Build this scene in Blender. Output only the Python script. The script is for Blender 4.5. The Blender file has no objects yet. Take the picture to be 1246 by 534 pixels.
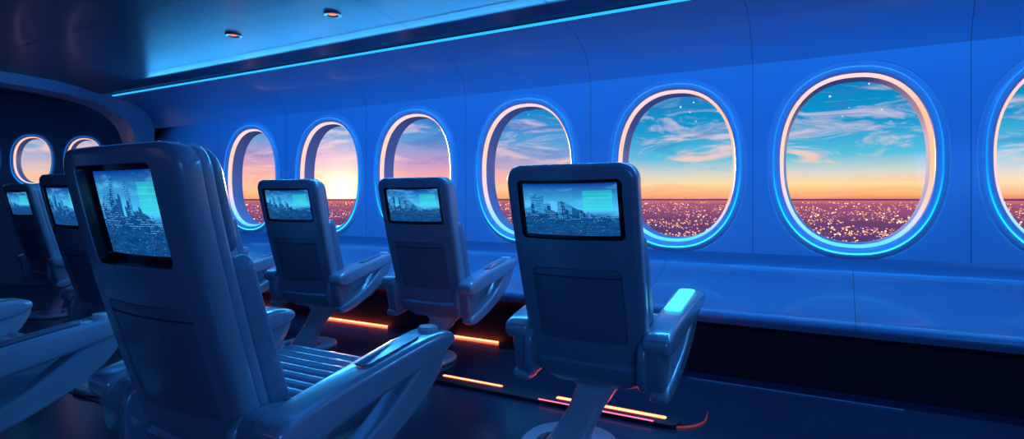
import bpy, bmesh, math, random
from mathutils import Vector, Matrix
random.seed(7)
S=bpy.context.scene
COL=S.collection
S.view_settings.view_transform='Standard'
S.view_settings.look='None'

# ---------------------------------------------------------------- helpers
def srgb(r,g,b):
    f=lambda c:(c/255/12.92) if c/255<=0.04045 else ((c/255+0.055)/1.055)**2.4
    return (f(r),f(g),f(b),1)

def mat_pr(name,col,rough=.5,metal=0,noise=0,coat=0,scale=30,bump=0,spec=.5):
    m=bpy.data.materials.new(name); m.use_nodes=True
    nt=m.node_tree; b=nt.nodes['Principled BSDF']
    b.inputs['Base Color'].default_value=col
    b.inputs['Roughness'].default_value=rough
    b.inputs['Metallic'].default_value=metal
    b.inputs['Coat Weight'].default_value=coat
    b.inputs['Coat Roughness'].default_value=.10
    b.inputs['Specular IOR Level'].default_value=spec
    tc=nt.nodes.new('ShaderNodeTexCoord')
    n=nt.nodes.new('ShaderNodeTexNoise'); n.inputs['Scale'].default_value=scale; n.inputs['Detail'].default_value=4
    nt.links.new(tc.outputs['Object'],n.inputs['Vector'])
    mx=nt.nodes.new('ShaderNodeMix'); mx.data_type='RGBA'
    mx.inputs[6].default_value=tuple(c*(1-noise) for c in col[:3])+(1,)
    mx.inputs[7].default_value=tuple(min(1,c*(1+noise)) for c in col[:3])+(1,)
    nt.links.new(n.outputs['Fac'],mx.inputs[0])
    nt.links.new(mx.outputs[2],b.inputs['Base Color'])
    if bump:
        bp=nt.nodes.new('ShaderNodeBump'); bp.inputs['Strength'].default_value=bump; bp.inputs['Distance'].default_value=.002
        nt.links.new(n.outputs['Fac'],bp.inputs['Height']); nt.links.new(bp.outputs['Normal'],b.inputs['Normal'])
    return m

def mat_em(name,col,strength,sample=True):
    m=bpy.data.materials.new(name); m.use_nodes=True
    nt=m.node_tree; nt.nodes.clear()
    o=nt.nodes.new('ShaderNodeOutputMaterial'); e=nt.nodes.new('ShaderNodeEmission')
    e.inputs[0].default_value=col; e.inputs[1].default_value=strength
    nt.links.new(e.outputs[0],o.inputs[0])
    if not sample:
        try: m.cycles.emission_sampling='NONE'
        except Exception: pass
    return m

def mk_mesh(name,verts,faces,mats,smooth=None,midx=None):
    me=bpy.data.meshes.new(name); me.from_pydata([tuple(v) for v in verts],[],faces); me.update()
    for m in mats: me.materials.append(m)
    if midx:
        for p,i in zip(me.polygons,midx): p.material_index=i
    if smooth is not None: smooth_mesh(me,smooth)
    return me
def smooth_mesh(me,ang=35):
    for p in me.polygons: p.use_smooth=True
    me.set_sharp_from_angle(angle=math.radians(ang))
def obj(name,me,parent=None,loc=None,rot=None):
    o=bpy.data.objects.new(name,me); COL.objects.link(o)
    if parent: o.parent=parent
    if loc: o.location=loc
    if rot: o.rotation_euler=rot
    return o
def empty(name,loc=(0,0,0),rz=0):
    o=bpy.data.objects.new(name,None); COL.objects.link(o); o.location=loc; o.rotation_euler=(0,0,rz); o.empty_display_size=.1
    return o
def bm_to_mesh(bm,name,mats,ang=35):
    bmesh.ops.recalc_face_normals(bm,faces=bm.faces)
    me=bpy.data.meshes.new(name); bm.to_mesh(me); bm.free()
    for m in mats: me.materials.append(m)
    smooth_mesh(me,ang); return me

def rrect(cx,cy,w,h,r,n=6):
    if not isinstance(r,(list,tuple)): r=[r]*4     # BL BR TR TL
    pts=[]
    cs=[(-1,-1,180),(1,-1,270),(1,1,0),(-1,1,90)]
    for (sx,sy,a0),rr in zip(cs,r):
        ox=cx+sx*(w/2-rr); oy=cy+sy*(h/2-rr)
        for i in range(n+1):
            a=math.radians(a0+90*i/n); pts.append((ox+rr*math.cos(a),oy+rr*math.sin(a)))
    return pts
def catmull(pts,n=5,closed=True):
    out=[]; N=len(pts)
    rng=range(N) if closed else range(N-1)
    for i in rng:
        if closed: p=[pts[(i+k)%N] for k in (-1,0,1,2)]
        else: p=[pts[max(0,i-1)],pts[i],pts[i+1],pts[min(N-1,i+2)]]
        for j in range(n):
            t=j/n
            out.append(tuple(.5*((2*p[1][k])+(-p[0][k]+p[2][k])*t+(2*p[0][k]-5*p[1][k]+4*p[2][k]-p[3][k])*t*t+(-p[0][k]+3*p[1][k]-3*p[2][k]+p[3][k])*t**3) for k in range(len(p[1]))))
    if not closed: out.append(tuple(pts[-1]))
    return out

def slab(outline,d0,d1,bev=.008,segs=3):
    bm=bmesh.new()
    lo=[bm.verts.new((a,b,d0)) for a,b in outline]
    hi=[bm.verts.new((a,b,d1)) for a,b in outline]
    f0=bm.faces.new(lo[::-1]); f1=bm.faces.new(hi); N=len(lo)
    for i in range(N): bm.faces.new((lo[i],lo[(i+1)%N],hi[(i+1)%N],hi[i]))
    bmesh.ops.recalc_face_normals(bm,faces=bm.faces)
    if bev>0:
        ed=list(set(f0.edges)|set(f1.edges))
        bmesh.ops.bevel(bm,geom=ed,offset=bev,segments=segs,profile=.5,affect='EDGES',clamp_overlap=True)
    return bm
def bm_bool(bmA,bmB):
    ma=bpy.data.meshes.new('ta'); bmesh.ops.recalc_face_normals(bmA,faces=bmA.faces); bmA.to_mesh(ma); bmA.free()
    mb=bpy.data.meshes.new('tb'); bmesh.ops.recalc_face_normals(bmB,faces=bmB.faces); bmB.to_mesh(mb); bmB.free()
    oa=obj('ta',ma); ob=obj('tb',mb)
    md=oa.modifiers.new('b','BOOLEAN'); md.operation='DIFFERENCE'; md.solver='EXACT'; md.object=ob
    bpy.context.view_layer.update()
    dg=bpy.context.evaluated_depsgraph_get(); ev=oa.evaluated_get(dg); me=ev.to_mesh()
    bm=bmesh.new(); bm.from_mesh(me); ev.to_mesh_clear()
    bpy.data.objects.remove(oa); bpy.data.objects.remove(ob)
    return bm
def bisect(bm,axis,vals):
    for v in vals:
        co=[0,0,0]; no=[0,0,0]; co[axis]=v; no[axis]=1
        bmesh.ops.bisect_plane(bm,geom=bm.verts[:]+bm.edges[:]+bm.faces[:],dist=1e-5,plane_co=co,plane_no=no)
def mapbm(bm,f):
    for v in bm.verts: v.co=Vector(f(*v.co))
def loft(loops,cap=True):
    verts=[];faces=[];n=len(loops[0])
    for L in loops: verts+=L
    for k in range(len(loops)-1):
        for i in range(n):
            j=(i+1)%n; faces.append((k*n+i,k*n+j,(k+1)*n+j,(k+1)*n+i))
    if cap:
        faces.append(tuple(range(n))[::-1]); faces.append(tuple((len(loops)-1)*n+i for i in range(n)))
    bm=bmesh.new(); vs=[bm.verts.new(v) for v in verts]
    for f in faces: bm.faces.new([vs[i] for i in f])
    return bm

# ---------------------------------------------------------------- materials
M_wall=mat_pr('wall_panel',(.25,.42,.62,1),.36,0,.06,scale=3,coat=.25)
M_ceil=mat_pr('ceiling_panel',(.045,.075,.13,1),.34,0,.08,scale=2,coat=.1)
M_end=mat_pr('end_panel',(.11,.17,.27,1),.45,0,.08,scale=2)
M_seam=mat_pr('seam_dark',(.03,.06,.12,1),.6)
M_ledge=mat_pr('ledge_panel',(.13,.23,.38,1),.30,0,.06,scale=4,coat=.35)
M_kick=mat_pr('kick_dark',(.010,.014,.028,1),.6,0,.2)
M_frame=mat_pr('window_bezel',(.50,.60,.74,1),.28,0,.04,coat=.3)
M_shell=mat_pr('seat_shell',(.26,.35,.46,1),.32,.1,.05,coat=.6,scale=8)
M_pad=mat_pr('seat_leather',(.16,.25,.36,1),.40,0,.12,scale=60,bump=.25,coat=.25)
M_panel=mat_pr('seat_pocket',(.16,.23,.32,1),.3,.1,.05,coat=.4)
M_bez=mat_pr('screen_bezel',(.008,.012,.02,1),.25,0,.1,coat=.5)
M_metal=mat_pr('leg_metal',(.70,.76,.84,1),.30,.1,.06,coat=.5)
M_arm=mat_pr('arm_shell',(.36,.48,.60,1),.24,.15,.05,coat=.8,scale=8)
M_cyanpanel=mat_em('arm_light',srgb(75,210,255),1.7)
M_cyan_led=mat_em('led_cyan',(.02,.40,.95,1),1.5)
M_orange=mat_em('led_orange',(1,.13,.055,1),8.5)
M_pink=mat_em('led_magenta',(.9,.10,.22,1),3.0)
M_floor=mat_pr('floor_gloss',(.030,.038,.075,1),.20,0,.3,scale=1.5,spec=.6)

def screen_mat():
    m=bpy.data.materials.new('display'); m.use_nodes=True
    nt=m.node_tree; nt.nodes.clear(); N=nt.nodes.new; L=nt.links.new
    out=N('ShaderNodeOutputMaterial'); em=N('ShaderNodeEmission'); L(em.outputs[0],out.inputs[0]); em.inputs[1].default_value=1.15
    uv=N('ShaderNodeUVMap'); sp=N('ShaderNodeSeparateXYZ'); L(uv.outputs[0],sp.inputs[0])
    oi=N('ShaderNodeObjectInfo'); RND=oi.outputs['Random']
    def M(op,a,b=None,c=None):
        n=N('ShaderNodeMath'); n.operation=op
        for i,v in enumerate((a,b,c)):
            if v is None: continue
            if isinstance(v,(int,float)): n.inputs[i].default_value=v
            else: L(v,n.inputs[i])
        return n.outputs[0]
    def MX(f,a,b):
        n=N('ShaderNodeMix'); n.data_type='RGBA'
        L(f,n.inputs[0])
        for i,v in ((6,a),(7,b)):
            if isinstance(v,tuple): n.inputs[i].default_value=v
            else: L(v,n.inputs[i])
        return n.outputs[2]
    U,V=sp.outputs[0],sp.outputs[1]
    r=N('ShaderNodeValToRGB'); L(V,r.inputs[0])
    e=r.color_ramp.elements; e[0].position=0; e[0].color=srgb(3,22,70); e[1].position=1; e[1].color=srgb(3,50,140)
    x=r.color_ramp.elements.new(.48); x.color=srgb(70,190,245)
    x=r.color_ramp.elements.new(.36); x.color=srgb(8,60,130)
    cv=N('ShaderNodeCombineXYZ'); L(U,cv.inputs[0]); L(M('MULTIPLY',V,2.2),cv.inputs[1]); L(M('MULTIPLY',RND,9),cv.inputs[2])
    no=N('ShaderNodeTexNoise'); no.inputs['Scale'].default_value=3.5; no.inputs['Detail'].default_value=7; L(cv.outputs[0],no.inputs[0])
    cl=MX(M('MULTIPLY',M('MAXIMUM',M('SUBTRACT',no.outputs[0],.50),0),3.0),r.outputs[0],srgb(90,195,240))
    def skyline(ncol,amp,base,seed):
        q=M('DIVIDE',M('FLOOR',M('MULTIPLY',U,ncol)),ncol)
        wn=N('ShaderNodeTexWhiteNoise'); wn.noise_dimensions='1D'; L(M('ADD',q,M('ADD',M('MULTIPLY',RND,7),seed)),wn.inputs['W'])
        left=M('MAXIMUM',M('SUBTRACT',1.1,M('MULTIPLY',M('ABSOLUTE',M('SUBTRACT',U,M('ADD',.12,M('MULTIPLY',RND,.22)))),2.0)),.10)
        h=M('ADD',base,M('MULTIPLY',M('MULTIPLY',wn.outputs[0],amp),left))
        return M('LESS_THAN',V,h)
    b1=skyline(13,.70,.34,0.3); b2=skyline(26,.50,.33,2.3)
    bl=N('ShaderNodeTexNoise'); bl.inputs['Scale'].default_value=22; bl.inputs['Detail'].default_value=3; L(cv.outputs[0],bl.inputs[0])
    c=MX(M('MULTIPLY',b1,.75),cl,MX(bl.outputs[0],srgb(4,40,115),srgb(30,130,210)))
    c=MX(M('MULTIPLY',b2,.9),c,MX(bl.outputs[0],srgb(2,10,45),srgb(14,85,165)))
    # lit facade windows
    gxx=M('FRACT',M('MULTIPLY',U,52)); gyy=M('FRACT',M('MULTIPLY',V,38))
    cell=M('MULTIPLY',M('LESS_THAN',gxx,.4),M('LESS_THAN',gyy,.4))
    rn=N('ShaderNodeTexNoise'); rn.inputs['Scale'].default_value=11; L(cv.outputs[0],rn.inputs[0])
    cell=M('MULTIPLY',M('MULTIPLY',cell,b1),M('GREATER_THAN',rn.outputs[0],.5))
    c=MX(M('MULTIPLY',cell,.75),c,srgb(120,225,255))
    tr=N('ShaderNodeTexNoise'); tr.inputs['Scale'].default_value=9; tr.inputs['Detail'].default_value=8; L(cv.outputs[0],tr.inputs[0])
    tf=M('LESS_THAN',V,M('ADD',.02,M('MULTIPLY',tr.outputs[0],.58)))
    c=MX(M('MULTIPLY',tf,.9),c,MX(tr.outputs[0],srgb(1,5,22),srgb(12,95,170)))
    vo=N('ShaderNodeTexVoronoi'); vo.inputs['Scale'].default_value=40; L(uv.outputs[0],vo.inputs[0])
    lt=M('MULTIPLY',M('LESS_THAN',vo.outputs['Distance'],.15),M('LESS_THAN',V,.45))
    c=MX(M('MULTIPLY',lt,.6),c,MX(vo.outputs['Color'],srgb(90,205,255),srgb(210,150,190)))
    ui=M('MULTIPLY',M('MULTIPLY',M('GREATER_THAN',U,.66),M('LESS_THAN',U,.95)),M('MULTIPLY',M('GREATER_THAN',V,.50),M('LESS_THAN',V,.86)))
    gx=M('LESS_THAN',M('FRACT',M('MULTIPLY',V,14)),.22)
    c=MX(M('MULTIPLY',ui,M('ADD',.32,M('MULTIPLY',gx,.3))),c,srgb(40,225,205))
    L(c,em.inputs[0]); return m
M_screen=screen_mat()

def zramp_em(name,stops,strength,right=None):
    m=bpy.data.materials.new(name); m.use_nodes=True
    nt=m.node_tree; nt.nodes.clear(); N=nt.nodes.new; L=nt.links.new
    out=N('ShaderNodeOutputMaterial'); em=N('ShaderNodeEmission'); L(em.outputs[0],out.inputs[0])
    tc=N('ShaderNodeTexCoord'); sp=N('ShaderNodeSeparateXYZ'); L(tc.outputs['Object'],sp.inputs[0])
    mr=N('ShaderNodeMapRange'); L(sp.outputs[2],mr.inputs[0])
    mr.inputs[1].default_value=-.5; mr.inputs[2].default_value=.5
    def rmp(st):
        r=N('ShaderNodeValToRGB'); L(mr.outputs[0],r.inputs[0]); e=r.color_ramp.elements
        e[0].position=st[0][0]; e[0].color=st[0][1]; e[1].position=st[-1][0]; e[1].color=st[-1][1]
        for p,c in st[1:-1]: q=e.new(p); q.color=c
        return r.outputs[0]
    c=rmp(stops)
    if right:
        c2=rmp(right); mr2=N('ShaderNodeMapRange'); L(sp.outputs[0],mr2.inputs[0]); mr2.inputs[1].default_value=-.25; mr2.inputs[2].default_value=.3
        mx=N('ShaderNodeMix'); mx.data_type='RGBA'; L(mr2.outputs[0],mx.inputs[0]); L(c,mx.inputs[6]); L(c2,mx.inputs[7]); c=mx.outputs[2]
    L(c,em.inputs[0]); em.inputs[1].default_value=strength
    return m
M_ring=zramp_em('window_light_ring',  # glowing rim; warm sunlight on the reveal painted into its emission colour
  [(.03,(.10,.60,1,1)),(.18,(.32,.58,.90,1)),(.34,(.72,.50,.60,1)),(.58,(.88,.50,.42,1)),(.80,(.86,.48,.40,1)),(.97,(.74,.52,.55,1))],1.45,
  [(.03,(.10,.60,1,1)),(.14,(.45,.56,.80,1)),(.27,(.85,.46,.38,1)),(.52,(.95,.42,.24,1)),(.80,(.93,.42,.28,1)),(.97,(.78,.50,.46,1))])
M_halo=zramp_em('window_halo_tube',[(.0,(.02,.45,1,1)),(.20,(.0,.26,.85,1)),(.45,(.0,.09,.36,1)),(.9,(.005,.06,.26,1)),(1,(.01,.08,.30,1))],4.6)  # added glowing tube that throws a blue halo on the wall around windows

def pane_mat():
    m=bpy.data.materials.new('window_pane'); m.use_nodes=True
    nt=m.node_tree; nt.nodes.clear(); N=nt.nodes.new; L=nt.links.new
    out=N('ShaderNodeOutputMaterial'); t=N('ShaderNodeBsdfTransparent'); g=N('ShaderNodeBsdfGlossy'); g.inputs['Roughness'].default_value=.05
    mx=N('ShaderNodeMixShader'); mx.inputs[0].default_value=.02
    L(t.outputs[0],mx.inputs[1]); L(g.outputs[0],mx.inputs[2]); L(mx.outputs[0],out.inputs[0]); return m
M_pane=pane_mat()

# ---------------------------------------------------------------- camera
CAM=Vector((5.333,-3.87,1.0))
F=700.
cam=bpy.data.cameras.new('camera'); co=bpy.data.objects.new('camera',cam); COL.objects.link(co); S.camera=co
cam.sensor_width=36; cam.lens=F/1246*36; cam.shift_y=-25/1246; cam.clip_end=80000; cam.clip_start=.02
co.location=CAM; co.rotation_euler=(math.radians(90),0,math.radians(29.6))

# ---------------------------------------------------------------- room shell
SP=1.081; X0=-2.2; X1=8.5*SP; YB=-6.5
ZL,ZU=.66,1.84; ZC=2.25
def ell_pt(a,b,th,p=2.3):
    c,s=math.cos(th),math.sin(th)
    r=(abs(c/a)**p+abs(s/b)**p)**(-1/p)
    return r*c,r*s
def ray_rect(th,l,r,bm_,t):
    c,s=math.cos(th),math.sin(th); k=1e9
    if c>1e-9:k=min(k,r/c)
    if c<-1e-9:k=min(k,-l/c)
    if s>1e-9:k=min(k,t/s)
    if s<-1e-9:k=min(k,-bm_/s)
    return c*k,s*k
RINGS=[(.098,0),(.094,.006),(.088,.006),(.084,-.004),(.062,-.012),(.046,-.014),(.034,-.010),(.027,-.002),(.024,.006)]
def bay(winname,org,du,nout,x0,x1,z0,z1,cx,cz,a,b,sc=1.0):
    P=lambda x,z,y: org+du*x+Vector((0,0,z))+nout*y
    l,r,bt,t=cx-x0,x1-cx,cz-z0,z1-cz
    corners=[math.atan2(t,r),math.atan2(t,-l),math.atan2(-bt,-l)%(2*math.pi),math.atan2(-bt,r)%(2*math.pi)]
    ang=sorted([2*math.pi*(i+.37)/88 for i in range(88)]+corners); n=len(ang)
    loops=[[P(cx+q[0],cz+q[1],0) for q in (ray_rect(th,l,r,bt,t) for th in ang)]]
    for d,y in RINGS:
        d*=sc
        loops.append([P(cx+q[0],cz+q[1],y) for q in (ell_pt(a+d,b+d,th) for th in ang)])
    vs=[v for L in loops[:2] for v in L]
    fs=[(i,(i+1)%n,n+(i+1)%n,n+i) for i in range(n)]
    c=P(cx,cz,0); e=empty(winname,c); e.rotation_euler=(0,0,math.atan2(du.y,du.x)); bpy.context.view_layer.update()
    inv=e.matrix_world.inverted()
    def sub(nm,ll,mat,ang_=50,close=False):
        vv=[inv@v for L in ll for v in L]; ff=[]
        K=len(ll)
        for k in range(K if close else K-1):
            k2=(k+1)%K
            for i in range(n): ff.append((k*n+i,k*n+(i+1)%n,k2*n+(i+1)%n,k2*n+i))
        return obj(nm,mk_mesh(nm,vv,ff,[mat],ang_),e)
    sub('bezel',loops[1:],M_frame)
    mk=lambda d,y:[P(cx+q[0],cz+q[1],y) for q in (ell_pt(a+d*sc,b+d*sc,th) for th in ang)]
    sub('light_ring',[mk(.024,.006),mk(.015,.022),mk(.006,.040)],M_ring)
    sub('reveal',[mk(.006,.040),mk(.004,.10),mk(0,.12),mk(0,.16)],M_frame)
    r_=.0028; yy=-.020
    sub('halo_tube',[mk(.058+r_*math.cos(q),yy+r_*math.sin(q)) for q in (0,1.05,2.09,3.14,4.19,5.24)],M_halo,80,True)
    pv=[inv@v for v in mk(.003,.13)]
    obj('pane',mk_mesh('pane',pv,[tuple(range(n))],[M_pane]),e)
    return vs,fs
def add_to(acc,vf):
    o=len(acc[0]); acc[0].extend(vf[0]); acc[1].extend([tuple(i+o for i in f) for f in vf[1]])

wall=([],[])
org=Vector((0,0,0)); du=Vector((1,0,0)); no=Vector((0,1,0))
offs={1:.05,4:.05,6:-.06}
for t in range(0,9):
    add_to(wall,bay('window_%d'%(t+1),org,du,no,(t-.5)*SP,(t+.5)*SP,ZL,ZU,t*SP+offs.get(t,0),1.222,.362,.482))
xs=-.5*SP
add_to(wall,([Vector((X0,0,ZL)),Vector((xs,0,ZL)),Vector((xs,0,ZU)),Vector((X0,0,ZU))],[(0,1,2,3)]))
up=catmull([(0,ZU),(-.045,1.95),(-.14,2.05),(-.28,2.115),(-.45,2.15)],5,False)
def sweep(prof,xa,xb,n=1):
    vs=[];fs=[];m=len(prof)
    for k in range(n+1):
        x=xa+(xb-xa)*k/n
        vs+=[Vector((x,y,z)) for y,z in prof]
    for k in range(n):
        for i in range(m-1): fs.append((k*m+i,(k+1)*m+i,(k+1)*m+i+1,k*m+i+1))
    return vs,fs
add_to(wall,sweep(up,X0,X1))
me=mk_mesh('wall_right',wall[0],wall[1],[M_wall],35)
bm=bmesh.new(); bm.from_mesh(me); bmesh.ops.remove_doubles(bm,verts=bm.verts,dist=1e-4); bmesh.ops.recalc_face_normals(bm,faces=bm.faces); bm.to_mesh(me); bm.free(); smooth_mesh(me,35)
obj('wall_right',me)
led=catmull([(0,ZL),(-.012,.60),(-.05,.545),(-.13,.515),(-.34,.460),(-.50,.412),(-.555,.385),(-.572,.35),(-.555,.315)],4,False)
vs,fs=sweep(led,X0,X1); me=mk_mesh('ledge_side',vs,fs,[M_ledge],50); obj('trim_1',me)
kick=[(-.555,.315),(-.50,.30),(-.44,.27),(-.42,.05),(-.42,0)]
vs,fs=sweep(kick,X0,X1); obj('baseboard_right',mk_mesh('kick',vs,fs,[M_kick],30))

def seam_strip(xc,prof,w=.0026,off=.0015):
    vs=[];fs=[]
    for i,(y,z) in enumerate(prof):
        j0=max(0,i-1); j1=min(len(prof)-1,i+1)
        ty,tz=prof[j1][0]-prof[j0][0],prof[j1][1]-prof[j0][1]; L=math.hypot(ty,tz) or 1
        ny,nz=-tz/L,ty/L
        if ny>0 and abs(ny)>.3: ny,nz=-ny,-nz
        if abs(ny)<=.3: nz=(-abs(nz) if z>1.5 else abs(nz)); 
        vs+=[Vector((xc-w/2,y+ny*off,z+nz*off)),Vector((xc+w/2,y+ny*off,z+nz*off))]
        if i: k=2*i; fs.append((k-2,k-1,k+1,k))
    return vs,fs
seams=([],[])
for k in range(-1,9):
    xc=(k+.5)*SP
    add_to(seams,seam_strip(xc,[(0,ZL),(0,1.2),(0,ZU)]+up[1:]))
    add_to(seams,seam_strip(xc+.5*SP,led[4:-3],.003))
obj('trim_2',mk_mesh('wall_seams',seams[0],seams[1],[M_seam]))

ledbox=[(-.455,2.154),(-.467,2.149),(-.479,2.154),(-.479,2.164),(-.455,2.167)]
vs=[];m=len(ledbox)
for x in (-1.75,X1): vs+=[Vector((x,y,z)) for y,z in ledbox]
fs=[(i,(i+1)%m,m+(i+1)%m,m+i) for i in range(m)]
obj('led_strip_light',mk_mesh('led_strip',vs,fs,[M_cyan_led]))  # cyan LED strip along the ceiling edge
cp=[(-.45,2.15),(-.45,2.185),(-.50,2.185),(-.56,2.165),(-.62,2.175),(-.80,2.215),(-1.0,2.24),(-1.3,ZC),(-3.2,ZC+.02),(-5.2,ZC),(YB,2.15)]
vs,fs=sweep(cp,-6.2,X1)
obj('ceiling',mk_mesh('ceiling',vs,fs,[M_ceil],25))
cs=([],[])
for k in range(-5,9):
    add_to(cs,seam_strip((k+.5)*SP,cp[3:],.006,.003))
for yy,zz in ((-1.75,ZC+.002),(-2.6,ZC+.010),(-.80,2.213)):
    add_to(cs,([Vector((-6,yy,zz)),Vector((X1,yy,zz)),Vector((X1,yy-.006,zz)),Vector((-6,yy-.006,zz))],[(0,1,2,3)]))
obj('trim_3',mk_mesh('ceiling_seams',cs[0],cs[1],[M_seam]))
obj('floor',mk_mesh('floor',[(-6.2,YB,0),(X1,YB,0),(X1,.0,0),(-6.2,.0,0)],[(0,1,2,3)],[M_floor]))
# end wall (angled) with small windows
e=Vector((-.673,-.739,0)).normalized(); nend=Vector((-.739,.673,0)).normalized()
C=Vector((X0,0,0)); Lend=5.4
ew=([],[])
P=lambda s,z: C+e*s+Vector((0,0,z))
z0,z1=1.0,1.95
cs_=[.53,1.05,1.57,2.09,2.61]
st=[.27]+[.27+.52*(i+1) for i in range(5)]
for i,c in enumerate(cs_):
    add_to(ew,bay('window_%d'%(10+i),C,-e,nend,-st[i+1],-st[i],z0,z1,-c,1.455,.172,.262,.55))
def quad(sa,sb,za,zb): add_to(ew,([P(sa,za),P(sb,za),P(sb,zb),P(sa,zb)],[(0,1,2,3)]))
quad(0,.27,z0,z1); quad(st[-1],Lend,z0,z1); quad(0,Lend,0,z0); quad(0,Lend,z1,2.5)
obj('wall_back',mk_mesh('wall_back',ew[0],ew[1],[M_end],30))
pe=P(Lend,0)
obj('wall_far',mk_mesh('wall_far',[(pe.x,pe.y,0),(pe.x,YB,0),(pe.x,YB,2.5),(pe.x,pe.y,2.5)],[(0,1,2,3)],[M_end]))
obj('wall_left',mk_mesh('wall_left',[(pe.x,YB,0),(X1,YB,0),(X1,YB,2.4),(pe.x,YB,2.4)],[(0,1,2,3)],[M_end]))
obj('wall_front',mk_mesh('wall_front',[(X1,YB,0),(X1,0,0),(X1,0,2.4),(X1,YB,2.4)],[(0,1,2,3)],[M_end]))
inner=[(-.02,.2),(-.03,1.0),(-.05,1.6),(-.14,1.88),(-.34,2.05),(-.62,2.13),(-1.0,2.17),(-1.6,2.19)]
inner=catmull([(y-.09,z-.03) for y,z in inner],4,False)
outer=catmull([(.0,.2),(.0,1.0),(.0,1.86),(-.05,1.96),(-.2,2.10),(-.55,2.2),(-1.0,2.26),(-1.6,2.28)],4,False)
vs=[];fs=[];n=len(inner)
for i in range(n):
    vs+=[(-2.18,inner[i][0],inner[i][1]),(-1.86,inner[i][0],inner[i][1]),(-1.78,outer[i][0],outer[i][1]),(-2.22,outer[i][0],outer[i][1])]
for i in range(n-1):
    for j in range(4): fs.append((4*i+j,4*i+(j+1)%4,4*i+4+(j+1)%4,4*i+4+j))
obj('trim_4',mk_mesh('corner_rib',vs,fs,[M_wall],30))

# ---------------------------------------------------------------- downlights
M_copper=mat_pr('downlight_copper',(.60,.30,.20,1),.3,.6)
M_bulb=mat_em('downlight_bulb',(1,.33,.2,1),1.1)
def ringverts(r,z,n=32): return [(r*math.cos(2*math.pi*i/n),r*math.sin(2*math.pi*i/n),z) for i in range(n)]
dbm=loft([ringverts(.030,0),ringverts(.058,-.001),ringverts(.060,-.007),ringverts(.050,-.010),ringverts(.034,-.005),ringverts(.030,0)],False)
dme=bm_to_mesh(dbm,'dl_ring',[M_copper],40)
bbm=loft([ringverts(.030,-.001),ringverts(.022,-.005),ringverts(.010,-.007)]); bme=bm_to_mesh(bbm,'dl_bulb',[M_bulb],60)
for k,(x,y) in enumerate([(1.34,-1.12),(2.37,-1.10),(4.45,-1.12),(5.5,-1.12),(1.34,-4.2),(3.4,-4.2),(5.5,-4.2)]):
    d=empty('downlight',(x,y,ZC-.006 if y>-1.3 else ZC+.006))
    obj('housing_ring',dme,d); obj('bulb',bme,d)

# ---------------------------------------------------------------- seat parts
LS=.805
def spine(s):
    t=s/LS; tt=max(0.0,1-t); return .215*tt**1.2, .335+.785*t
def smap(x,s,d):
    y,z=spine(s); y2,z2=spine(s+.004) if s<LS-.01 else (y,z+.004)
    y1,z1=spine(s-.004)
    ty,tz=y2-y1,z2-z1; L=math.hypot(ty,tz); ty/=L; tz/=L
    d=d+.022*(x/.25)**2*(1 if d<.05 else .4)
    return (x,y+d*tz,z-d*ty)
def bend(bm,ns=22,nx=6):
    bisect(bm,1,[LS*(i+.5)/ns for i in range(ns)]); bisect(bm,0,[-.25+.5*(i+.5)/nx for i in range(nx)])
    mapbm(bm,smap); return bm
parts=[]
shell_ol=[]
for p in rrect(0,LS/2,.50,LS,[.10,.10,.066,.066],8):
    x,s=p
    k=1-.12*max(0,1-s/.30)**1.5 - .02*max(0,(s-.6)/.2)
    shell_ol.append((x*k,s))
def grid_screen(x0,x1,s0,s1,d,n=10):
    vs=[];fs=[]
    for j in range(n+1):
        for i in range(n+1):
            x=x0+(x1-x0)*i/n; s=s0+(s1-s0)*j/n; vs.append(smap(x,s,d))
    for j in range(n):
        for i in range(n):
            a=j*(n+1)+i; fs.append((a,a+1,a+n+2,a+n+1))
    me=mk_mesh('screen',vs,fs,[M_screen],60); ul=me.uv_layers.new(name='UVMap')
    for lp in me.loops:
        v=lp.vertex_index; ul.data[lp.index].uv=((v%(n+1))/n,(v//(n+1))/n)
    return me
def head_parts(bw,bh,depth,sw,s0,s1,cx=0):
    out=[]
    b=slab(shell_ol,0,.060,.018,4)
    b=bm_bool(b,slab(rrect(cx,.640,bw,bh,.020),-.05,depth,0))
    b=bm_bool(b,slab(rrect(0,.285,.345,.285,.022),-.05,.006,0))
    out.append(('back_shell',bm_to_mesh(bend(b),'back_shell',[M_shell],38)))
    dd=depth-.010
    b=slab(rrect(cx,.640,bw-.002,bh-.002,.019),dd,depth+.01,0); out.append(('screen_bezel',bm_to_mesh(bend(b),'screen_bezel',[M_bez],30)))
    out.append(('screen',grid_screen(cx-sw/2,cx+sw/2,s0,s1,dd-.0015)))
    oo=rrect(cx,.640,bw-.001,bh-.001,.0195); n=len(oo)
    vv=[(x,s,.004) for x,s in oo]+[(x,s,depth) for x,s in oo]
    bm=bmesh.new(); q=[bm.verts.new(v) for v in vv]
    for i in range(n): bm.faces.new((q[i],q[(i+1)%n],q[n+(i+1)%n],q[n+i]))
    out.append(('screen_surround',bm_to_mesh(bend(bm),'screen_surround',[M_bez],30)))
    return out
headB=head_parts(.395,.215,.022,.355,.548,.734)
headA=head_parts(.325,.240,.045,.285,.538,.742,.0)
b=slab(rrect(0,.285,.337,.277,.019),.0015,.02,.003,2)
parts.append(('pocket_panel',bm_to_mesh(bend(b),'pocket_panel',[M_panel],30)))
b=slab(rrect(0,.395,.337,.004,.001,2),-.0002,.01,0); parts.append(('pocket_slot',bm_to_mesh(bend(b),'pocket_slot',[M_seam],30)))
ol2=[(x*.965,s*.985+.004) for x,s in shell_ol]
parts.append(('back_frame',bm_to_mesh(bend(slab(ol2,.056,.098,.014,4)),'back_frame',[M_shell],38)))
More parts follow.
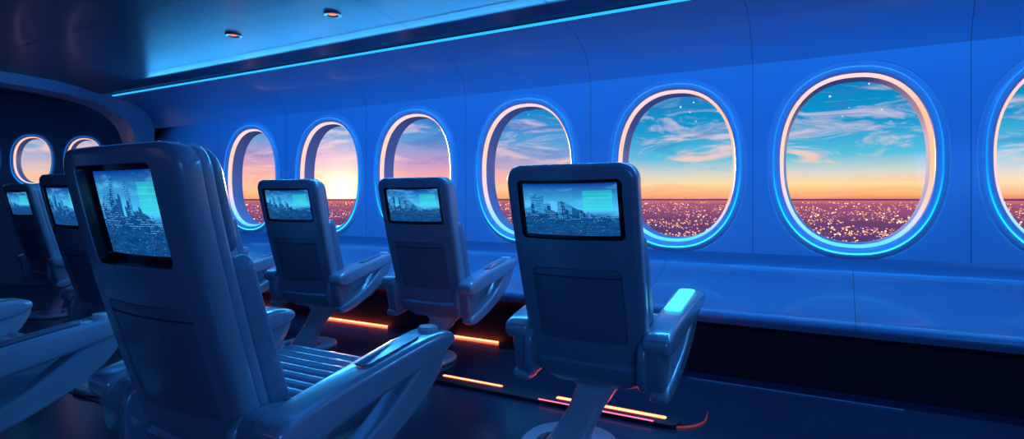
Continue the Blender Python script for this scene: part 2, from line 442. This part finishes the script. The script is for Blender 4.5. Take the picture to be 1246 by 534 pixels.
parts.append(('headrest',bm_to_mesh(bend(slab(rrect(0,.655,.450,.262,[.03,.03,.07,.07],8),.085,.132,.022,5)),'headrest',[M_pad],50)))
parts.append(('back_cushion',bm_to_mesh(bend(slab(rrect(0,.285,.435,.46,.05,8),.088,.130,.020,5)),'back_cushion',[M_pad],50)))
for sx in (-1,1):
    parts.append(('bolster',bm_to_mesh(bend(slab(rrect(sx*.200,.28,.058,.46,.028,6),.085,.152,.024,4)),'bolster',[M_pad],50)))
prof=[]
nr=10; ya,yb=.22,.70
for r in range(nr):
    for k in range(5):
        t=(r+k/5)/nr; z=.478+.012*abs(math.sin(math.pi*k/5))+.016*t
        prof.append((ya+(yb-ya)*t,z))
prof+=[(yb+.018,.480),(yb+.032,.450),(yb+.026,.415),(yb-.0,.395),(.45,.385),(ya,.385),(ya-.02,.42)]
loops=[]
for x,k in ((-.225,.80),(-.222,.90),(-.212,.97),(-.195,1),(-.07,1),(.07,1),(.195,1),(.212,.97),(.222,.90),(.225,.80)):
    loops.append([(x,.45+(y-.45)*(1-(1-k)*.2),.43+(z-.43)*k) for y,z in prof])
parts.append(('seat_cushion',bm_to_mesh(loft(loops),'seat_cushion',[M_arm],50)))
def sections(lst,n=5):
    return loft([[(cx+x,cy+y,z) for x,y in rrect(0,0,w,h,r,n)] for cx,cy,w,h,r,z in lst])
parts.append(('under_pan',bm_to_mesh(sections([(0,.42,.20,.22,.05,.285),(0,.42,.34,.36,.07,.30),(0,.43,.43,.46,.08,.335),(0,.44,.455,.50,.06,.385),(0,.44,.44,.48,.06,.40)]),'under_pan',[M_shell],45)))
def arm_set(dx,ys,dz):
    out=[]
    f=lambda pts:[(.15+(y-.15)*ys if y>.15 else y, z+dz) for y,z in pts]
    pad_p=catmull(f([(.15,.505),(.165,.540),(.25,.565),(.42,.598),(.60,.628),(.675,.632),(.708,.612),(.685,.580),(.56,.545),(.36,.500),(.24,.472),(.17,.477)]),4)
    str_p=catmull(f([(.704,.608),(.705,.560),(.65,.480),(.52,.395),(.36,.330),(.24,.300),(.19,.310),(.20,.345),(.30,.378),(.44,.438),(.56,.524),(.64,.585)]),4)
    web_p=catmull(f([(.20,.33),(.17,.42),(.165,.51),(.23,.54),(.32,.51),(.29,.44),(.28,.38),(.25,.33)]),4)
    hip_p=catmull([(.17,.33),(.15,.43),(.18,.50),(.30,.49),(.50,.46),(.62,.44),(.62,.40),(.45,.355),(.27,.325)],4)
    for sx,nm in ((-1,'left'),(1,'right')):
        def ex(pts,xa,xb,bv,sg=3):
            b=slab(pts,xa,xb,bv,sg); mapbm(b,lambda a,bb,c:(sx*c,a,bb)); return b
        def flare(b):
            mapbm(b,lambda x,y,z:(x+sx*.012*max(0,(y-.3)/.4)*(1 if abs(x)>.295+dx else -.6),y,z)); return b
        out.append(('armrest_pad_'+nm,bm_to_mesh(flare(ex(pad_p,.245+dx,.345+dx,.022,5)),'armpad',[M_arm],45)))
        out.append(('armrest_strut_'+nm,bm_to_mesh(ex(str_p,.262+dx,.328+dx,.014,4),'armstrut',[M_arm],45)))
        out.append(('armrest_web_'+nm,bm_to_mesh(ex(web_p,.225,.318+dx,.020,4),'armweb',[M_shell],45)))
        out.append(('hip_panel_'+nm,bm_to_mesh(ex(hip_p,.205,.240,.012),'hip',[M_shell],45)))
        b=slab(rrect(.50,0,.20,.052,.02),0,.004,.0015,1)
        mapbm(b,lambda a,bb,c:(sx*(.295+dx)+bb,.15+(a-.15)*ys,.6125+dz+(a-.50)*.165+c+.001)); out.append(('armrest_inlay_'+nm,bm_to_mesh(b,'inlay',[M_panel],40)))
    yk=.15+(.655-.15)*ys
    out.append(('control_knob',bm_to_mesh(loft([[(.295+dx+r*math.cos(q*.3927),yk+r*math.sin(q*.3927),z+dz) for q in range(16)] for r,z in ((.028,.625),(.030,.640),(.026,.646),(.012,.647))]),'knob',[M_metal],40)))
    return out
armB=arm_set(-.022,1.0,-.015)
armA=arm_set(.055,1.12,-.025)
parts.append(('pedestal',bm_to_mesh(sections([(-.125,.31,.20,.11,.035,.015),(-.11,.32,.155,.085,.03,.06),(-.06,.35,.135,.08,.03,.17),(-.02,.385,.16,.11,.03,.255),(0,.41,.26,.22,.05,.30)]),'pedestal',[M_metal],45)))
b=slab(rrect(-.13,.34,.38,.38,.17,8),0,.028,.012,3)
b=bm_bool(b,slab(rrect(-.13,.31,.25,.18,.085,6),-.05,.2,0)); parts.append(('foot',bm_to_mesh(b,'foot',[M_metal],45)))
inlay_lit=bm_to_mesh((lambda b:(mapbm(b,lambda a,bb,c:(.273+bb,a,.5975+(a-.50)*.165+c+.0025)),b)[1])(slab(rrect(.51,0,.27,.066,.02),0,.004,.0015,1)),'inlay_lit',[M_cyanpanel],40)
def seat(x,y,rz=0,lit=False,head=headB,arms=armB):
    e=empty('airplane_seat',(x,y,0),math.radians(rz))
    for nm,me in head+parts+arms:
        if lit and nm=='control_knob': continue
        obj(nm,me,e)
    if lit: obj('armrest_light',inlay_lit,e)
    return e
seat(3.915,-3.215,0,False,headA,armA)
seat(4.515,-2.075,0,True)
seat(3.237,-1.363,2)
seat(2.36,-1.50,5)
seat(2.09,-2.564,0)
seat(2.86,-3.60,0,False,headB,armA)
seat(1.45,-1.55,4)
seat(.53,-1.65,2)
seat(-.42,-1.85,0)

# ---------------------------------------------------------------- floor lighting
def boxm(name,x0,x1,y0,y1,z0,z1,mat,bev=.003):
    b=slab(rrect((x0+x1)/2,(y0+y1)/2,x1-x0,y1-y0,min(x1-x0,y1-y0)*.3,3),z0,z1,bev,2); return bm_to_mesh(b,name,[mat],40)
r=empty('floor_track_light',(0,0,0))
obj('rail',boxm('rail',2.6,4.72,-1.36,-1.24,0,.018,M_kick),r)
obj('glow_a',boxm('ga',3.42,3.80,-1.282,-1.266,.0,.022,M_orange),r)
obj('glow_b',boxm('gb',4.12,4.66,-1.298,-1.274,.0,.022,M_orange),r)
obj('glow_c',boxm('gc',4.05,4.62,-1.355,-1.345,.0,.021,M_pink),r)
cur=catmull([(4.64,-1.33),(4.72,-1.33),(4.78,-1.28),(4.81,-1.20),(4.80,-1.08)],6,False)
lp=[]
for i,(x,y) in enumerate(cur):
    a=cur[max(0,i-1)];c_=cur[min(len(cur)-1,i+1)]; tx,ty=c_[0]-a[0],c_[1]-a[1]; L=math.hypot(tx,ty); nx,ny=-ty/L,tx/L
    w=.003*(1-.85*i/len(cur))
    lp.append([(x+nx*q[0],y+ny*q[0],.006+q[1]) for q in ((-w,-.005),(w,-.005),(w,.002),(-w,.002))])
obj('glow_curve',bm_to_mesh(loft(lp),'gcv',[mat_em('led_curve',(.8,.12,.12,1),.3)],50),r)
r2=empty('baseboard_light',(0,0,0))
for k,(a,c_) in enumerate([(1.5,2.27),(2.9,3.28),(.2,1.0)]):
    obj('glow_%d'%(k+1),boxm('g',a,c_,-.452,-.442,.0,.012,M_orange),r2)
r3=empty('floor_rail_trim',(0,0,0))
obj('rail',boxm('rt',4.6,5.6,-.60,-.588,0,.006,mat_pr('rail_metal',(.2,.28,.45,1),.3,.5)),r3)
obj('rail_b',boxm('rt2',-3,8.5,-2.42,-2.41,0,.005,mat_pr('rail_metal2',(.10,.13,.22,1),.3,.5)),r3)

# ---------------------------------------------------------------- exterior
ALT=100.
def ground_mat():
    m=bpy.data.materials.new('ground_dusk_haze'); m.use_nodes=True
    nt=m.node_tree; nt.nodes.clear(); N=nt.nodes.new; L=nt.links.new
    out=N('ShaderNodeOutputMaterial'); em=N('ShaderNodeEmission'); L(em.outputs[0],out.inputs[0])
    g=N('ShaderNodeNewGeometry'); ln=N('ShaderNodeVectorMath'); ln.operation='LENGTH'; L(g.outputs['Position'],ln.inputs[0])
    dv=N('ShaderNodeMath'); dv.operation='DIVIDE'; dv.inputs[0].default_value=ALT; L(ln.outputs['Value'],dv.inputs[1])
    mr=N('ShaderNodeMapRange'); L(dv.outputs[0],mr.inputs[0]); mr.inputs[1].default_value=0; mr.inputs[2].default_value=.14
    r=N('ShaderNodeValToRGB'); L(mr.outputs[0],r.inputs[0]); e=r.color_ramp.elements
    e[0].position=0; e[0].color=srgb(240,130,115); e[1].position=1; e[1].color=srgb(32,42,104)  # dusk light and horizon haze painted as emission, by distance
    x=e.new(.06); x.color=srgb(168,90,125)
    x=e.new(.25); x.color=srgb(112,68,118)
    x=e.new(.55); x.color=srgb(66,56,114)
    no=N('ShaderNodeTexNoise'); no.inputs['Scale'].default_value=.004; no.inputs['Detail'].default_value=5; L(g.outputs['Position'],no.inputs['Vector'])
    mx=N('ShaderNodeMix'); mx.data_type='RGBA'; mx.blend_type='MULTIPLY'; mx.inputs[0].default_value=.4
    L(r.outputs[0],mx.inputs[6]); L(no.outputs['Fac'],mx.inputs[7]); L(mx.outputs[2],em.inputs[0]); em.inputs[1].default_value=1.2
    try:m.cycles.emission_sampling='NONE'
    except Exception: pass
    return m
n=96; R=40000
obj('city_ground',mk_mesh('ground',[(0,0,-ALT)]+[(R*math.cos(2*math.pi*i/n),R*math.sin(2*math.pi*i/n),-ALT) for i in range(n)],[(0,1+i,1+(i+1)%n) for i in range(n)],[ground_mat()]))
vs=[];fs=[];mi=[]
cm=[mat_em('city_warm',(1,.42,.18,1),1.4,False),mat_em('city_pink',(1,.36,.30,1),1.1,False),mat_em('city_white',(1,.72,.48,1),1.9,False),mat_em('city_blue',(.45,.35,.85,1),.8,False)]
from mathutils import noise as mn
cnt=0
while cnt<36000:
    az=random.uniform(.25,math.pi+.5); el=.006+.13*random.random()**1.15
    d=ALT/el
    v=mn.noise(Vector((az*14,el*90,0)))+.5*mn.noise(Vector((az*40,el*240,3)))
    if v<random.uniform(-.45,.45): continue
    r_=d/700*random.choice([.3,.4,.55,.75,1.1])*(.75+.85*el/.13)
    c=Vector((d*math.cos(az)+5,d*math.sin(az)-3.9,-ALT+r_))
    o=len(vs)
    vs+=[c+Vector((r_,0,0)),c+Vector((0,r_,0)),c+Vector((-r_,0,0)),c+Vector((0,-r_,0)),c+Vector((0,0,r_*.8)),c+Vector((0,0,-r_*.8))]
    k=random.choices([0,1,2,3],[7,4,2,1])[0]
    for f in ((0,1,4),(1,2,4),(2,3,4),(3,0,4),(1,0,5),(2,1,5),(3,2,5),(0,3,5)): fs.append(tuple(o+i for i in f)); mi.append(k)
    cnt+=1
obj('city_lights',mk_mesh('city_lights',vs,fs,cm,None,mi))

# world sky
W=bpy.data.worlds.new('dusk_sky'); S.world=W; W.use_nodes=True
nt=W.node_tree; nt.nodes.clear(); N=nt.nodes.new; L=nt.links.new
def M(op,a,b=None,c=None,clamp=False):
    n_=N('ShaderNodeMath'); n_.operation=op; n_.use_clamp=clamp
    for i,v in enumerate((a,b,c)):
        if v is None: continue
        if isinstance(v,(int,float)): n_.inputs[i].default_value=v
        else: L(v,n_.inputs[i])
    return n_.outputs[0]
def MX(f,a,b,bt='MIX'):
    n_=N('ShaderNodeMix'); n_.data_type='RGBA'; n_.blend_type=bt
    if isinstance(f,(int,float)): n_.inputs[0].default_value=f
    else: L(f,n_.inputs[0])
    for i,v in ((6,a),(7,b)):
        if isinstance(v,tuple): n_.inputs[i].default_value=v
        else: L(v,n_.inputs[i])
    return n_.outputs[2]
def MR(v,a,b,c=0,d=1):
    n_=N('ShaderNodeMapRange'); L(v,n_.inputs[0]); 
    for i,q in enumerate((a,b,c,d)): n_.inputs[i+1].default_value=q
    return n_.outputs[0]
def RAMP(v,stops):
    r_=N('ShaderNodeValToRGB'); L(v,r_.inputs[0]); e_=r_.color_ramp.elements
    e_[0].position=stops[0][0]; e_[0].color=stops[0][1]; e_[1].position=stops[-1][0]; e_[1].color=stops[-1][1]
    for p,c in stops[1:-1]: q=e_.new(p); q.color=c
    return r_.outputs[0]
out=N('ShaderNodeOutputWorld'); bg=N('ShaderNodeBackground'); L(bg.outputs[0],out.inputs[0])
tc=N('ShaderNodeTexCoord'); D=tc.outputs['Generated']; sp=N('ShaderNodeSeparateXYZ'); L(D,sp.inputs[0]); Z=sp.outputs[2]
sun=Vector((-.721,.693,.012)).normalized()
dt=N('ShaderNodeVectorMath'); dt.operation='DOT_PRODUCT'; L(D,dt.inputs[0]); dt.inputs[1].default_value=sun
dot=dt.outputs['Value']
e5=MR(Z,0,.25)
far=RAMP(e5,[(0,srgb(240,130,105)),(.03,srgb(255,180,115)),(.09,srgb(255,218,155)),(.16,srgb(215,215,205)),(.27,srgb(85,190,222)),(.46,srgb(12,150,205)),(1,srgb(2,92,168))])
near=RAMP(e5,[(0,srgb(255,165,105)),(.07,srgb(255,205,155)),(.14,srgb(250,172,165)),(.25,srgb(195,155,200)),(.40,srgb(95,155,215)),(.60,srgb(30,130,208)),(1,srgb(12,95,180))])
away=RAMP(e5,[(0,srgb(160,80,110)),(.05,srgb(245,140,100)),(.12,srgb(205,125,135)),(.25,srgb(95,105,160)),(.45,srgb(36,82,155)),(1,srgb(10,45,118))])
sky=MX(MR(dot,.86,.985),far,near)
sky=MX(MR(dot,.44,0.05),sky,away)
mp=N('ShaderNodeMapping'); mp.inputs['Scale'].default_value=(2.4,2.4,12); mp.inputs['Rotation'].default_value=(.08,.20,0); L(D,mp.inputs[0])
no_=N('ShaderNodeTexNoise'); no_.inputs['Scale'].default_value=2.8; no_.inputs['Detail'].default_value=11; no_.inputs['Roughness'].default_value=.66; no_.inputs['Distortion'].default_value=1.2; L(mp.outputs[0],no_.inputs['Vector'])
cf=M('MULTIPLY',MR(no_.outputs['Fac'],.50,.65),MR(Z,.26,.07,.20,1))
cc=RAMP(e5,[(0,srgb(255,170,125)),(.2,srgb(255,200,172)),(.42,srgb(240,208,222)),(1,srgb(140,205,238))])
sky=MX(M('MULTIPLY',cf,.85),sky,cc)
n2=N('ShaderNodeTexNoise'); n2.inputs['Scale'].default_value=4.1; n2.inputs['Detail'].default_value=8; n2.inputs['Distortion'].default_value=.6; L(mp.outputs[0],n2.inputs['Vector'])
sky=MX(M('MULTIPLY',M('MULTIPLY',MR(n2.outputs['Fac'],.53,.68),MR(Z,.04,.09)),.45),sky,srgb(60,105,185))
gl=M('POWER',M('MAXIMUM',dot,0),420)
sky=MX(1.0,sky,MX(gl,(0,0,0,1),(.9,.55,.25,1)),'ADD')
gl2=M('POWER',M('MAXIMUM',dot,0),4000)
sky=MX(1.0,sky,MX(gl2,(0,0,0,1),(1.5,1.3,.8,1)),'ADD')
vo=N('ShaderNodeTexVoronoi'); vo.inputs['Scale'].default_value=60; L(D,vo.inputs['Vector'])
stf=M('MULTIPLY',M('LESS_THAN',vo.outputs['Distance'],.10),MR(Z,.09,.16))
sky=MX(M('MULTIPLY',stf,.8),sky,(.75,.95,1,1))
sky=MX(M('LESS_THAN',Z,0),sky,srgb(90,60,110))
L(sky,bg.inputs[0]); bg.inputs[1].default_value=1.05

# ---------------------------------------------------------------- lights
def area(name,loc,target,sx,sy,power,col,spread=180):
    l=bpy.data.lights.new(name,'AREA'); l.shape='RECTANGLE'; l.size=sx; l.size_y=sy; l.energy=power; l.color=col; l.spread=math.radians(spread)
    o=bpy.data.objects.new(name,l); COL.objects.link(o); o.location=loc
    d=Vector(target)-Vector(loc); o.rotation_euler=d.to_track_quat('-Z','Y').to_euler(); return o
area('wall_wash_fill',(2.9,-1.25,2.2),(2.9,0,1.1),8,.1,40,(.010,.23,1),110)  # unseen area lamp added to wash the window wall blue
area('cabin_fill',(3.6,-2.4,2.2),(3.6,-2.2,0),7,.5,11,(.03,.27,1))  # added overhead blue fill, no visible fixture
area('aisle_fill',(6.9,-5.2,1.35),(4.2,-2.0,.45),1.6,.6,22,(.06,.28,1))  # unseen side fill added to brighten pedestals and lower seat shells
area('seat_rim_fill',(3.2,-.62,2.1),(3.2,-2.4,.6),8,.06,85,(.05,.42,1))  # extra unseen lamp, added for grazing cyan highlights on the seats
sl=bpy.data.lights.new('sun','SUN'); sl.energy=4.0; sl.color=(1,.48,.28); sl.angle=math.radians(3)
so=bpy.data.objects.new('sun',sl); COL.objects.link(so); so.rotation_euler=(-Vector((-.721,.693,.06))).to_track_quat('-Z','Y').to_euler()
